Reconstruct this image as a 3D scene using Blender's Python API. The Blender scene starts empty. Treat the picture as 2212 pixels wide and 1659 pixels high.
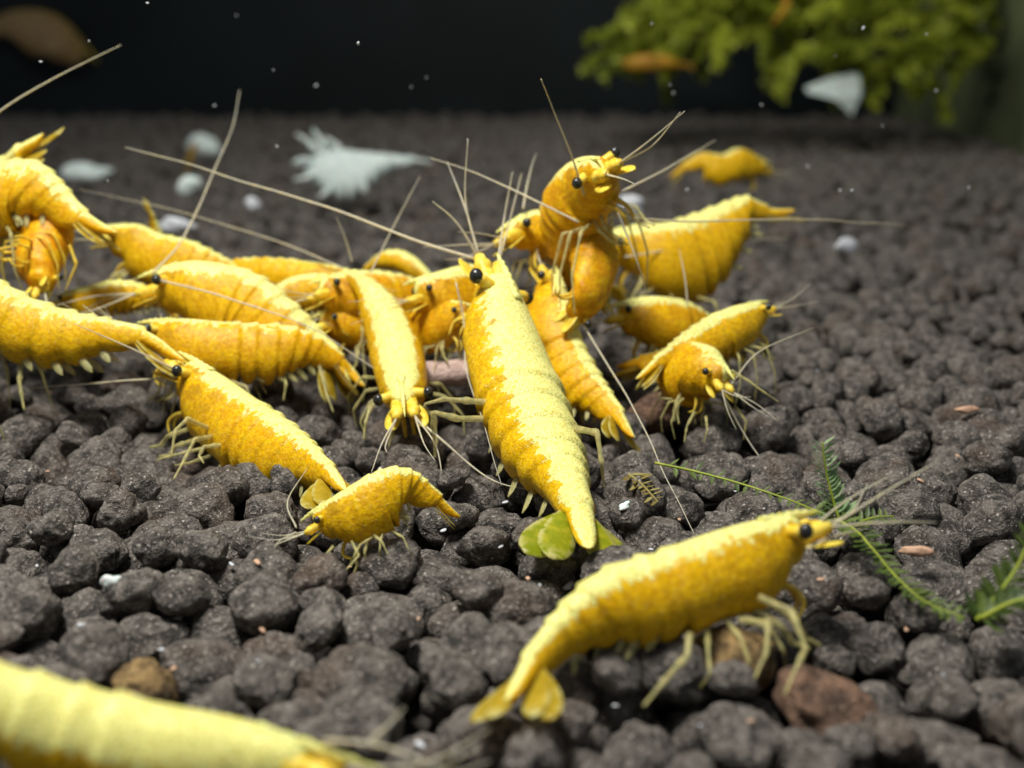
import bpy, bmesh, math, random
import numpy as np
from mathutils import Vector, Matrix, Euler, noise

# ------------------------------------------------------------------ camera, world, lamps, exposure
# one unit = one centimetre (a shrimp is about two units long)
sc = bpy.context.scene
sc.unit_settings.scale_length = 0.01
F, PITCH, CAMH = 2600.0, math.radians(17.0), 3.0       # focal length in picture units (picture 2212 x 1659)
cam = bpy.data.cameras.new('camera')
cam.sensor_width = 36.0
cam.lens = 36.0 * F / 2212.0
cam.clip_start, cam.clip_end = 0.05, 500.0
cam_ob = bpy.data.objects.new('camera', cam)
cam_ob.location = (0, 0, CAMH)
cam_ob.rotation_euler = (math.pi / 2 - PITCH, 0, 0)
sc.collection.objects.link(cam_ob)
sc.camera = cam_ob
cam.dof.use_dof = True
cam.dof.focus_distance = 7.65
cam.dof.aperture_fstop = 0.36

world = bpy.data.worlds.new('World')
sc.world = world
world.use_nodes = True
world.node_tree.nodes['Background'].inputs[0].default_value = (0.80, 0.90, 1.0, 1)
world.node_tree.nodes['Background'].inputs[1].default_value = 0.20

def area(name, loc, aim, sx, sy, power, col):
    l = bpy.data.lights.new(name, 'AREA')
    l.shape = 'RECTANGLE'; l.size = sx; l.size_y = sy; l.energy = power; l.color = col
    o = bpy.data.objects.new(name, l)
    o.location = loc
    o.rotation_euler = (Vector(aim) - Vector(loc)).to_track_quat('-Z', 'Y').to_euler()
    sc.collection.objects.link(o)
    return o
area('aquarium_and_fill_light', (-3.4, 5.6, 13.5), (0.4, 7.8, 0), 5.0, 2.2, 3350, (1.0, 0.97, 0.90))
area('aquarium_and_fill_light', (4.0, 25.5, 13.0), (5.0, 29.0, 2), 4.0, 3.0, 800, (1.0, 0.97, 0.90))  # added fill lamp brightening the far moss; the one above is the aquarium lamp
sc.view_settings.view_transform = 'Standard'
sc.view_settings.look = 'None'
sc.view_settings.exposure = 0.0
sc.view_settings.gamma = 1.0
sc.view_settings.use_curve_mapping = False
sc.render.film_transparent = False
sc.cycles.max_bounces = 6
sc.cycles.transparent_max_bounces = 8

COL = sc.collection
R = random.Random(11)

# ------------------------------------------------------------------ helpers
def at(u, v, Y):
    """point seen at picture unit (u, v) standing Y cm in front of the camera"""
    x = (u - 1106.0) / F
    y = -(v - 829.5) / F
    cp, sp = math.cos(PITCH), math.sin(PITCH)
    d = Vector((x, cp + y * sp, -sp + y * cp))
    k = Y / d.y
    return Vector((d.x * k, Y, CAMH + d.z * k))

def ground(u, v):
    x = (u - 1106.0) / F
    y = -(v - 829.5) / F
    cp, sp = math.cos(PITCH), math.sin(PITCH)
    d = Vector((x, cp + y * sp, -sp + y * cp))
    k = -CAMH / d.z
    return Vector((d.x * k, d.y * k, 0))

def catmull(P, n):
    P = [Vector(p) for p in P]
    if len(P) == 2:
        P = [P[0], P[0].lerp(P[1], .5), P[1]]
    Q = [P[0] * 2 - P[1]] + P + [P[-1] * 2 - P[-2]]
    out = []
    seg = len(P) - 1
    for i in range(seg):
        a, b, c, d = Q[i:i + 4]
        for k in range(16):
            t = k / 16
            out.append(.5 * ((2 * b) + (c - a) * t + (2 * a - 5 * b + 4 * c - d) * t * t + (3 * b - a - 3 * c + d) * t ** 3))
    out.append(P[-1])
    L = [0]
    for i in range(1, len(out)):
        L.append(L[-1] + (out[i] - out[i - 1]).length)
    res = []
    j = 0
    for i in range(n):
        s = L[-1] * i / (n - 1)
        while j < len(L) - 2 and L[j + 1] < s:
            j += 1
        w = (s - L[j]) / max(1e-9, L[j + 1] - L[j])
        res.append(out[j].lerp(out[j + 1], min(1, max(0, w))))
    return res, L[-1]

def lerp_tab(tab, t):
    if t <= tab[0][0]: return tab[0][1]
    for (a, x), (b, y) in zip(tab, tab[1:]):
        if t <= b:
            w = (t - a) / (b - a)
            w = w * w * (3 - 2 * w) * .5 + w * .5
            return x + (y - x) * w
    return tab[-1][1]

def new_obj(name, me, mat, parent=None, smooth=True):
    o = bpy.data.objects.new(name, me)
    COL.objects.link(o)
    if mat and not me.materials:
        me.materials.append(mat)
    if parent:
        o.parent = parent
    return o

def mesh(name, V, Fc, smooth=True, attrs=None):
    me = bpy.data.meshes.new(name)
    me.from_pydata([tuple(v) for v in V], [], Fc)
    if smooth:
        me.polygons.foreach_set('use_smooth', [True] * len(me.polygons))
    for k, vals in (attrs or {}).items():
        a = me.attributes.new(k, 'FLOAT', 'POINT')
        a.data.foreach_set('value', vals)
    me.update()
    return me

def tube_data(P, rad, sides=6, V=None, Fc=None):
    V = [] if V is None else V
    Fc = [] if Fc is None else Fc
    base = len(V)
    n = len(P)
    ref = None
    for i, p in enumerate(P):
        t = (P[min(n - 1, i + 1)] - P[max(0, i - 1)])
        if t.length < 1e-9: t = Vector((0, 0, 1))
        t.normalize()
        if ref is None:
            ref = t.orthogonal().normalized()
        ref = (ref - t * ref.dot(t)).normalized()
        b = t.cross(ref)
        r = rad[i]
        for k in range(sides):
            a = 2 * math.pi * k / sides
            V.append(p + (ref * math.cos(a) + b * math.sin(a)) * r)
    for i in range(n - 1):
        for k in range(sides):
            a = base + i * sides + k
            b2 = base + i * sides + (k + 1) % sides
            Fc.append((a, b2, b2 + sides, a + sides))
    Fc.append(tuple(base + k for k in reversed(range(sides))))
    Fc.append(tuple(base + (n - 1) * sides + k for k in range(sides)))
    return V, Fc

def tube(name, P, r0, r1, mat, parent, n=20, sides=6, off=None, power=1.0, wob=0.0, bulge=None):
    Q, L = catmull(P, n)
    if wob:
        sd = Vector((R.random() * 50, R.random() * 50, 0))
        for i in range(n):
            w = wob * (i / n)
            Q[i] = Q[i] + noise.noise_vector(Q[i] * 2.2 + sd) * w
    if off is not None:
        Q = [q - off for q in Q]
    rad = [r0 + (r1 - r0) * (i / (n - 1)) ** power for i in range(n)]
    if bulge:
        for b in bulge:
            for i in range(n):
                rad[i] *= 1 + .45 * math.exp(-((i / (n - 1) - b) / .05) ** 2)
    V, Fc = tube_data(Q, rad, sides)
    return new_obj(name, mesh(name, V, Fc), mat, parent)

def angular(P):
    out = [P[0]]
    for a, b, c in zip(P, P[1:], P[2:]):
        out += [b.lerp(a, .16), b, b.lerp(c, .16)]
    return out + [P[-1]]

def tag(o, label=None, cat=None, group=None, kind=None):
    if label: o['label'] = label
    if cat: o['category'] = cat
    if group: o['group'] = group
    if kind: o['kind'] = kind
    return o

# ------------------------------------------------------------------ materials
class NT:
    def __init__(s, name):
        s.m = bpy.data.materials.new(name)
        s.m.use_nodes = True
        s.t = s.m.node_tree
        s.b = s.t.nodes['Principled BSDF']
        s.out = s.t.nodes['Material Output']
    def n(s, typ, **kw):
        nd = s.t.nodes.new(typ)
        for k, v in kw.items():
            if k.startswith('i_'):
                nd.inputs[int(k[2:]) if k[2:].isdigit() else k[2:].replace('_', ' ')].default_value = v
            else:
                setattr(nd, k, v)
        return nd
    def l(s, a, b):
        s.t.links.new(a, b)
    def math(s, op, a, b=None, clamp=False):
        nd = s.n('ShaderNodeMath', operation=op, use_clamp=clamp)
        for i, x in enumerate((a, b)):
            if x is None: continue
            if isinstance(x, (int, float)): nd.inputs[i].default_value = x
            else: s.l(x, nd.inputs[i])
        return nd.outputs[0]
    def mix(s, fac, a, b):
        nd = s.n('ShaderNodeMix', data_type='RGBA')
        for sock, x in ((nd.inputs['Factor'], fac), (nd.inputs['A'], a), (nd.inputs['B'], b)):
            if isinstance(x, (int, float)): sock.default_value = x
            elif isinstance(x, tuple): sock.default_value = (*x, 1)
            else: s.l(x, sock)
        return nd.outputs['Result']
    def ramp(s, x, a, b):
        nd = s.n('ShaderNodeMapRange', interpolation_type='SMOOTHSTEP')
        s.l(x, nd.inputs['Value'])
        nd.inputs['From Min'].default_value = a
        nd.inputs['From Max'].default_value = b
        return nd.outputs[0]
    def noise(s, co, scale, detail=3, rough=.6):
        nd = s.n('ShaderNodeTexNoise')
        nd.inputs['Scale'].default_value = scale
        nd.inputs['Detail'].default_value = detail
        nd.inputs['Roughness'].default_value = rough
        if co is not None: s.l(co, nd.inputs['Vector'])
        return nd.outputs['Fac']
    def bump(s, h, strength, dist):
        nd = s.n('ShaderNodeBump')
        nd.inputs['Strength'].default_value = strength
        nd.inputs['Distance'].default_value = dist
        s.l(h, nd.inputs['Height'])
        return nd.outputs[0]

def mat_shell(name, cream, gold, amber, pit, sss=.4):
    """yellow shrimp shell: cream band along the back with a ragged edge, speckled gold flanks"""
    m = NT(name)
    co = m.n('ShaderNodeTexCoord').outputs['Object']
    ang = m.n('ShaderNodeAttribute', attribute_name='ang').outputs['Fac']
    ln = m.n('ShaderNodeAttribute', attribute_name='len').outputs['Fac']
    oc = m.n('ShaderNodeObjectInfo').outputs['Color']
    sep = m.n('ShaderNodeSeparateColor')
    m.l(oc, sep.inputs[0])
    width, orange, rag = sep.outputs[0], sep.outputs[1], sep.outputs[2]
    n1 = m.noise(co, 9, 5, .65)
    n2 = m.noise(co, 30, 3, .6)
    n3 = m.noise(co, 70, 2, .5)
    saw = m.math('FRACT', m.math('ADD', m.math('MULTIPLY', ln, 34.0), m.math('MULTIPLY', n1, 1.2)))
    jag = m.math('ADD', m.math('MULTIPLY', m.math('SUBTRACT', n1, .5), .50),
                 m.math('MULTIPLY', m.math('SUBTRACT', n2, .5), .34))
    jag = m.math('ADD', jag, m.math('MULTIPLY', m.math('SUBTRACT', saw, .5), .05))
    jag = m.math('MULTIPLY', jag, rag)
    e = m.math('SUBTRACT', m.math('ADD', ang, jag), width)
    band = m.ramp(e, .016, -.016)
    # flanks
    g = m.mix(m.ramp(n2, .36, .66), amber, gold)
    g = m.mix(m.math('MULTIPLY', m.ramp(n3, .54, .70), .22), g, cream)
    g = m.mix(m.math('MULTIPLY', m.math('MULTIPLY', orange, .75), m.ramp(n1, .32, .62)), g, (0.62, 0.20, 0.004))
    # organs showing through behind the eyes
    hd = m.math('MULTIPLY', m.ramp(ln, .30, .12), m.ramp(ang, .62, .36))
    g = m.mix(m.math('MULTIPLY', m.math('MULTIPLY', hd, m.ramp(n1, .46, .62)), .55), g, (0.30, 0.17, 0.01))
    # cream band with small olive pits
    wr = m.ramp(m.math('FRACT', m.math('ADD', m.math('MULTIPLY', ln, 46.0), m.math('MULTIPLY', m.noise(co, 16, 3), 5.0))), .55, .95)
    pits = m.math('MAXIMUM', m.math('MULTIPLY', m.ramp(n3, .47, .63), .75), m.math('MULTIPLY', m.math('MULTIPLY', wr, m.ramp(n2, .42, .58)), .6))
    c = m.mix(pits, cream, pit)
    c = m.mix(m.math('MULTIPLY', m.ramp(n2, .56, .70), .35), c, gold)
    colr = m.mix(band, g, c)
    m.l(colr, m.b.inputs['Base Color'])
    m.b.inputs['Roughness'].default_value = .36
    m.b.inputs['Specular IOR Level'].default_value = .20
    m.b.inputs['Subsurface Weight'].default_value = sss
    m.b.inputs['Subsurface Radius'].default_value = (1.0, .55, .12)
    m.b.inputs['Subsurface Scale'].default_value = .05
    h = m.math('ADD', m.math('MULTIPLY', n2, .6), m.math('ADD', m.math('MULTIPLY', n3, .4), m.math('MULTIPLY', band, .25)))
    m.l(m.bump(h, .55, .020), m.b.inputs['Normal'])
    return m.m

CREAM, GOLD, AMBER, PIT = (0.84, 0.81, 0.29), (0.78, 0.49, 0.002), (0.58, 0.325, 0.001), (0.48, 0.44, 0.08)
M_SHELL = mat_shell('yellow_shell', CREAM, GOLD, AMBER, PIT)

M_DULL = mat_shell('dull_shell', (0.55, 0.42, 0.06), (0.20, 0.17, 0.09), (0.16, 0.13, 0.08), (0.40, 0.33, 0.06))

M_FARAMB = mat_shell('ochre_shell', (0.60, 0.46, 0.08), (0.42, 0.27, 0.02), (0.34, 0.20, 0.02), (0.40, 0.33, 0.06))

def mat_limb(name, c0, c1, alpha=.85, trans=.4):
    m = NT(name)
    co = m.n('ShaderNodeTexCoord').outputs['Object']
    n1 = m.noise(co, 22, 3)
    m.l(m.mix(m.ramp(n1, .38, .62), c0, c1), m.b.inputs['Base Color'])
    m.b.inputs['Roughness'].default_value = .4
    m.b.inputs['Specular IOR Level'].default_value = .3
    m.b.inputs['Subsurface Weight'].default_value = .4
    m.b.inputs['Subsurface Radius'].default_value = (1, .7, .3)
    m.b.inputs['Subsurface Scale'].default_value = .04
    m.b.inputs['Alpha'].default_value = alpha
    return m.m
M_LEG = mat_limb('leg_shell', (0.66, 0.58, 0.24), (0.40, 0.38, 0.16), .48)
M_LEGY = mat_limb('leg_yellow', (0.80, 0.58, 0.07), (0.66, 0.44, 0.05), .9)
M_FEELER = mat_limb('feeler', (0.72, 0.62, 0.40), (0.56, 0.52, 0.42), .7)
M_HEADPART = mat_limb('head_shell', (0.84, 0.66, 0.10), (0.76, 0.50, 0.03), .95)

def mat_fan(name, ca, cb):
    m = NT(name)
    ang = m.n('ShaderNodeAttribute', attribute_name='ang').outputs['Fac']
    ln = m.n('ShaderNodeAttribute', attribute_name='len').outputs['Fac']
    co = m.n('ShaderNodeTexCoord').outputs['Object']
    n1 = m.noise(co, 14, 4)
    edge = m.math('MAXIMUM', m.ramp(ln, .72, .98), m.ramp(m.math('ABSOLUTE', ang), .62, .95))
    e = m.math('MULTIPLY', edge, m.ramp(n1, .40, .54))
    c = m.mix(m.ramp(n1, .35, .7), ca, cb)
    c = m.mix(e, c, (0.82, 0.78, 0.32))
    m.l(c, m.b.inputs['Base Color'])
    m.b.inputs['Roughness'].default_value = .35
    tr = m.n('ShaderNodeBsdfTranslucent')
    m.l(c, tr.inputs[0])
    mx = m.n('ShaderNodeMixShader')
    mx.inputs[0].default_value = .5
    m.l(m.b.outputs[0], mx.inputs[1]); m.l(tr.outputs[0], mx.inputs[2])
    m.l(mx.outputs[0], m.out.inputs[0])
    m.b.inputs['Alpha'].default_value = .8
    return m.m
M_FAN = mat_fan('tail_fan_shell', (0.60, 0.44, 0.02), (0.76, 0.58, 0.06))
M_FAN_GREEN = mat_fan('green_tail_fan', (0.40, 0.46, 0.015), (0.66, 0.62, 0.04))

def mat_plain(name, c0, c1, scale=10, rough=.6, spec=.3, bump=.3, dist=.02, sss=0.0):
    m = NT(name)
    co = m.n('ShaderNodeTexCoord').outputs['Object']
    n1 = m.noise(co, scale, 5)
    m.l(m.mix(m.ramp(n1, .35, .65), c0, c1), m.b.inputs['Base Color'])
    m.b.inputs['Roughness'].default_value = rough
    m.b.inputs['Specular IOR Level'].default_value = spec
    if sss:
        m.b.inputs['Subsurface Weight'].default_value = sss
        m.b.inputs['Subsurface Scale'].default_value = .08
    m.l(m.bump(n1, bump, dist), m.b.inputs['Normal'])
    return m.m
M_EYE = mat_plain('eye_black', (0.012, 0.012, 0.012), (0.03, 0.03, 0.028), 30, .25, .5, .1)
M_MOULT = mat_plain('shed_shell', (0.72, 0.80, 0.77), (0.56, 0.66, 0.64), 8, .6, .2, .3, .03, .3)
M_WHITE = mat_plain('pale_grit', (0.62, 0.64, 0.68), (0.42, 0.44, 0.47), 12, .6, .3)
M_PINKW = mat_plain('peach_grit', (0.60, 0.38, 0.25), (0.42, 0.25, 0.17), 14, .7, .3)
M_FOOD = mat_plain('food_stick', (0.62, 0.47, 0.42), (0.40, 0.29, 0.25), 14, .8, .2, .8, .04)

def mat_granule(name, c0, c1, spk=(0.34, 0.31, 0.28), warm=(0.12, 0.075, 0.05)):
    m = NT(name)
    pos = m.n('ShaderNodeNewGeometry').outputs['Position']
    big = m.noise(pos, 1.6, 2)
    n1 = m.noise(pos, 11, 5, .65)
    n2 = m.noise(pos, 45, 4, .6)
    c = m.mix(m.ramp(n1, .36, .66), c0, c1)
    c = m.mix(m.math('MULTIPLY', m.ramp(big, .52, .72), .6), c, warm)
    vo = m.n('ShaderNodeTexVoronoi')
    vo.inputs['Scale'].default_value = 26
    m.l(pos, vo.inputs['Vector'])
    vc = m.n('ShaderNodeSeparateColor')
    m.l(vo.outputs['Color'], vc.inputs[0])
    fl = m.math('MULTIPLY', m.ramp(vo.outputs['Distance'], .30, .12), m.math('GREATER_THAN', vc.outputs[0], .80))
    c = m.mix(m.math('MULTIPLY', fl, .8), c, spk)
    c = m.mix(m.math('MULTIPLY', m.ramp(n2, .53, .70), .55), c, spk)
    m.l(c, m.b.inputs['Base Color'])
    m.b.inputs['Roughness'].default_value = .62
    m.b.inputs['Specular IOR Level'].default_value = .35
    h = m.math('ADD', n1, m.math('MULTIPLY', n2, .75))
    m.l(m.bump(h, .9, .075), m.b.inputs['Normal'])
    return m.m
M_GRAN = mat_granule('dark_clay', (0.046, 0.040, 0.035), (0.215, 0.190, 0.168), (0.62, 0.56, 0.50))
M_GRAN_RED = mat_granule('reddish_clay', (0.10, 0.062, 0.046), (0.33, 0.19, 0.12), (0.5, 0.34, 0.24), (0.26, 0.15, 0.10))
M_GRAN_TAN = mat_granule('tan_clay', (0.10, 0.062, 0.028), (0.46, 0.30, 0.12), (0.6, 0.44, 0.22), (0.30, 0.19, 0.08))

# ------------------------------------------------------------------ the setting
WALLX = 12.0
def build_plane(name, pts, mat):
    me = mesh(name, pts, [tuple(range(len(pts)))], smooth=False)
    o = new_obj(name, me, mat)
    o['kind'] = 'structure'
    return o
M_BASE = mat_plain('substrate_base', (0.02, 0.017, 0.015), (0.035, 0.03, 0.027), 3, .9)
M_BACK = mat_plain('black_backing', (0.010, 0.014, 0.016), (0.007, 0.010, 0.011), .25, .5, .15, .1)
M_SIDE = mat_plain('algae_film', (0.17, 0.20, 0.10), (0.11, 0.13, 0.07), .35, .7, .1, .1)
substrate = build_plane('substrate', [(-26, 1.5, -.40), (WALLX, 1.5, -.40), (WALLX, 38.5, -.40), (-26, 38.5, -.40)], M_BASE)
def slab(name, x0, x1, y0, y1, z0, z1, mat):
    V = [(x, y, z) for x in (x0, x1) for y in (y0, y1) for z in (z0, z1)]
    Fc = [(0, 1, 3, 2), (4, 6, 7, 5), (0, 4, 5, 1), (2, 3, 7, 6), (0, 2, 6, 4), (1, 5, 7, 3)]
    o = new_obj(name, mesh(name, V, Fc, smooth=False), mat)
    o['kind'] = 'structure'
    return o
slab('back_wall', -26, WALLX + .5, 38.5, 39.0, -.8, 24, M_BACK)
slab('side_wall', WALLX, WALLX + .5, 14.0, 38.497, -.8, 24, M_SIDE)

# granules: dropped one by one, each rolls to the lowest spot it finds on those below it
def granule_shape(seed, sub):
    bm = bmesh.new()
    bmesh.ops.create_icosphere(bm, subdivisions=sub, radius=1)
    rr = random.Random(seed)
    sd = Vector((rr.random() * 90, rr.random() * 90, rr.random() * 90))
    el = Vector((1 + rr.uniform(-.12, .30), 1 + rr.uniform(-.15, .15), 1 + rr.uniform(-.24, .08)))
    for v in bm.verts:
        p = v.co.copy()
        k = 1 + .28 * noise.noise(p * 1.0 + sd) + .13 * noise.noise(p * 2.3 + sd * 1.3)
        if sub > 2:
            k += .06 * noise.noise(p * 4.6 + sd) + .04 * noise.noise(p * 10 + sd)
        if sub > 3: k += .022 * noise.noise(p * 21 + sd)
        v.co = Vector((p.x * el.x, p.y * el.y, p.z * el.z)) * k
    for f in bm.faces: f.smooth = True
    return bm
NV = 14
fine_meshes = []
co_mid, co_far = [], []
tri_mid = tri_far = None
for i in range(NV):
    for sub in (4, 3, 2):
        bm = granule_shape(100 + i, sub)
        if sub == 4:
            me = bpy.data.meshes.new('granule')
            bm.to_mesh(me); fine_meshes.append(me)
        else:
            arr = np.array([v.co[:] for v in bm.verts])
            bm.verts.index_update()
            tr = np.array([[v.index for v in f.verts] for f in bm.faces])
            if sub == 3: co_mid.append(arr); tri_mid = tr
            else: co_far.append(arr); tri_far = tr
        bm.free()

CELL = .5
grid = {}
gran = []
def nearby(x, y):
    cx, cy = int(x // CELL), int(y // CELL)
    out = []
    for i in (cx - 1, cx, cx + 1):
        for j in (cy - 1, cy, cy + 1):
            out += grid.get((i, j), ())
    return out
def rest_z(x, y, r, nb):
    z = -.40 + r
    for (a, b, c, q) in nb:
        d2 = (x - a) ** 2 + (y - b) ** 2
        s = (r + q) * .985
        if d2 < s * s:
            zz = c + math.sqrt(s * s - d2)
            if zz > z: z = zz
    return z
rg = random.Random(5)
def drop(x, y, r, zmax):
    nb = nearby(x, y)
    z = rest_z(x, y, r, nb)
    for k in range(10):
        st = .10 if k < 5 else .05
        x2, y2 = x + rg.uniform(-st, st), y + rg.uniform(-st, st)
        z2 = rest_z(x2, y2, r, nb)
        if z2 < z: x, y, z = x2, y2, z2
    if z + r > zmax: return False
    g = (x, y, z, r)
    gran.append(g)
    grid.setdefault((int(x // CELL), int(y // CELL)), []).append(g)
    return True
Y = 2.4
while Y < 38:
    dy = .5
    hw = .52 * (Y + 1) + 1.6
    x1 = min(hw, WALLX - .2)
    n = int((x1 + hw) * dy * (27 if Y < 14 else 18))
    for k in range(n):
        x, y = rg.uniform(-hw, x1), Y + rg.random() * dy
        r = rg.choice((.10, .13, .15, .17, .185, .20)) * rg.uniform(.85, 1.12)
        drop(x, y, r, .15 + .06 * noise.noise(Vector((x * .5, y * .5, 0))))
    Y += dy
# which ones show largest
def proj(p):
    d = Vector(p) - Vector((0, 0, CAMH))
    cp, sp = math.cos(PITCH), math.sin(PITCH)
    dep = d.y * cp - d.z * sp
    up = d.y * sp + d.z * cp
    return 1106 + F * d.x / dep, 829.5 - F * up / dep, dep
order = []
for i, (x, y, z, r) in enumerate(gran):
    u, v, dep = proj((x, y, z))
    vis = -60 < u < 2270 and -20 < v < 1720 and z + r > -.06
    order.append((-(r / dep) if vis else 9, i))
order.sort()
indiv = [i for s, i in order[:300] if s < 0]
special = {}
def nearest(u, v, mat, lab, rmin=.135):
    def far(k):
        a, b, c = proj(gran[k][:3])
        return (a - u) ** 2 + (b - v) ** 2 + (1e9 if k in special or gran[k][2] + gran[k][3] < -.03 or gran[k][3] < rmin else 0)
    i = min(indiv, key=far)
    special[i] = (mat, lab)
nearest(1830, 1450, M_GRAN_RED, 'reddish brown clay granule')
nearest(1545, 1500, M_GRAN_TAN, 'tan and brown striped granule')
nearest(360, 1510, M_GRAN_TAN, 'brownish granule half hidden behind the blurred shrimp')
nearest(1440, 900, M_GRAN_RED, 'small orange brown granule', .1)
spmesh = {}
for i in indiv:
    x, y, z, r = gran[i]
    me = fine_meshes[i % NV]
    mat = M_GRAN
    if i in special:
        me = me.copy(); me.materials.clear()
        mat = special[i][0]; r *= 1.05; z += .02
    o = new_obj('granule', me, mat, substrate)
    o.location = (x, y, z)
    o.rotation_euler = (rg.uniform(-.5, .5), rg.uniform(-.5, .5), rg.random() * 6.3)
    s = r * 1.05
    o.scale = (s * rg.uniform(.92, 1.1), s * rg.uniform(.92, 1.1), s * rg.uniform(.86, 1.0))
    if i in special: o['label'] = special[i][1]
iset = set(indiv)
VV, TT, base = [], [], 0
for i, (x, y, z, r) in enumerate(gran):
    if i in iset: continue
    src, tr = (co_mid, tri_mid) if (y < 15 and z > -.12) else (co_far, tri_far)
    c = src[i % NV]
    rot = np.array(Euler((rg.uniform(-.5, .5), rg.uniform(-.5, .5), rg.random() * 6.3)).to_matrix())
    VV.append((c @ rot.T) * (r * 1.07) + np.array((x, y, z)))
    TT.append(tr + base)
    base += len(c)
VV = np.concatenate(VV).astype(np.float32); TT = np.concatenate(TT).astype(np.int32)
me = bpy.data.meshes.new('granule_bed')
me.vertices.add(len(VV)); me.vertices.foreach_set('co', VV.ravel())
me.loops.add(TT.size); me.loops.foreach_set('vertex_index', TT.ravel())
me.polygons.add(len(TT)); me.polygons.foreach_set('loop_start', np.arange(0, TT.size, 3, dtype=np.int32))
me.polygons.foreach_set('use_smooth', np.ones(len(TT), dtype=bool))
me.update(calc_edges=True)
bed = new_obj('granule_bed', me, M_GRAN, substrate)
bed['kind'] = 'stuff'

# ------------------------------------------------------------------ shrimps
TB = [.36, .43, .52, .60, .665, .72, .83]
HT = [(-.05, .03), (0, .115), (.05, .155), (.12, .18), (.25, .19), (.34, .195), (.45, .20), (.55, .185), (.63, .155),
      (.70, .115), (.78, .088), (.83, .075), (.845, .040), (.92, .030), (1, .014)]
WT = [(-.05, .025), (0, .085), (.05, .115), (.12, .142), (.25, .158), (.34, .160), (.45, .155), (.55, .140), (.63, .112),
      (.70, .082), (.78, .062), (.83, .054), (.845, .046), (.92, .038), (1, .022)]
G_SHRIMP = 'yellow shrimps on the substrate'

def blade(name, root, along, across, normal, L, W, mat, parent, off, curve=.12, th=.012, nl=9, nw=5, tip=.55, round_=.5):
    """thin leaf-shaped plate with real thickness"""
    V, Fc, A, Ln = [], [], [], []
    for side in (1, -1):
        for i in range(nl):
            s = i / (nl - 1)
            w = W * (.28 + .72 * math.sin(min(1, s / tip) * math.pi / 2)) * (1 if s < tip else max(.12, math.sqrt(max(0, 1 - ((s - tip) / (1 - tip)) ** 2))))
            for j in range(nw):
                q = 2 * j / (nw - 1) - 1
                p = root + along * (L * s) + across * (w * q * .5) + normal * (curve * L * s * s - round_ * .12 * w * q * q)
                p = p + normal * (side * th * .5 * L * (1 - .7 * abs(q)))
                V.append(p - off); A.append(q); Ln.append(s)
    N = nl * nw
    for i in range(nl - 1):
        for j in range(nw - 1):
            a = i * nw + j
            Fc.append((a, a + 1, a + nw + 1, a + nw))
            Fc.append((N + a, N + a + nw, N + a + nw + 1, N + a + 1))
    rim = [i * nw for i in range(nl)] + [(nl - 1) * nw + j for j in range(1, nw)] + [i * nw + nw - 1 for i in range(nl - 2, -1, -1)] + [j for j in range(nw - 2, 0, -1)]
    for a, b in zip(rim, rim[1:] + rim[:1]):
        Fc.append((a, b, b + N, a + N))
    return new_obj(name, mesh(name, V, Fc, attrs={'ang': A, 'len': Ln}), mat, parent)

def ico(name, loc, rad, mat, parent, sub=3, scale=(1, 1, 1), rot=None, lump=0.0, seed=0):
    bm = bmesh.new()
    bmesh.ops.create_icosphere(bm, subdivisions=sub, radius=rad)
    for v in bm.verts:
        if lump: v.co *= 1 + lump * noise.noise(v.co / rad * 1.1 + Vector((seed, seed * 2, 0)))
        v.co = Vector((v.co.x * scale[0], v.co.y * scale[1], v.co.z * scale[2]))
    for f in bm.faces: f.smooth = True
    me = bpy.data.meshes.new(name); bm.to_mesh(me); bm.free()
    o = new_obj(name, me, mat, parent)
    o.location = loc
    if rot is not None: o.rotation_euler = rot
    return o

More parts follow.
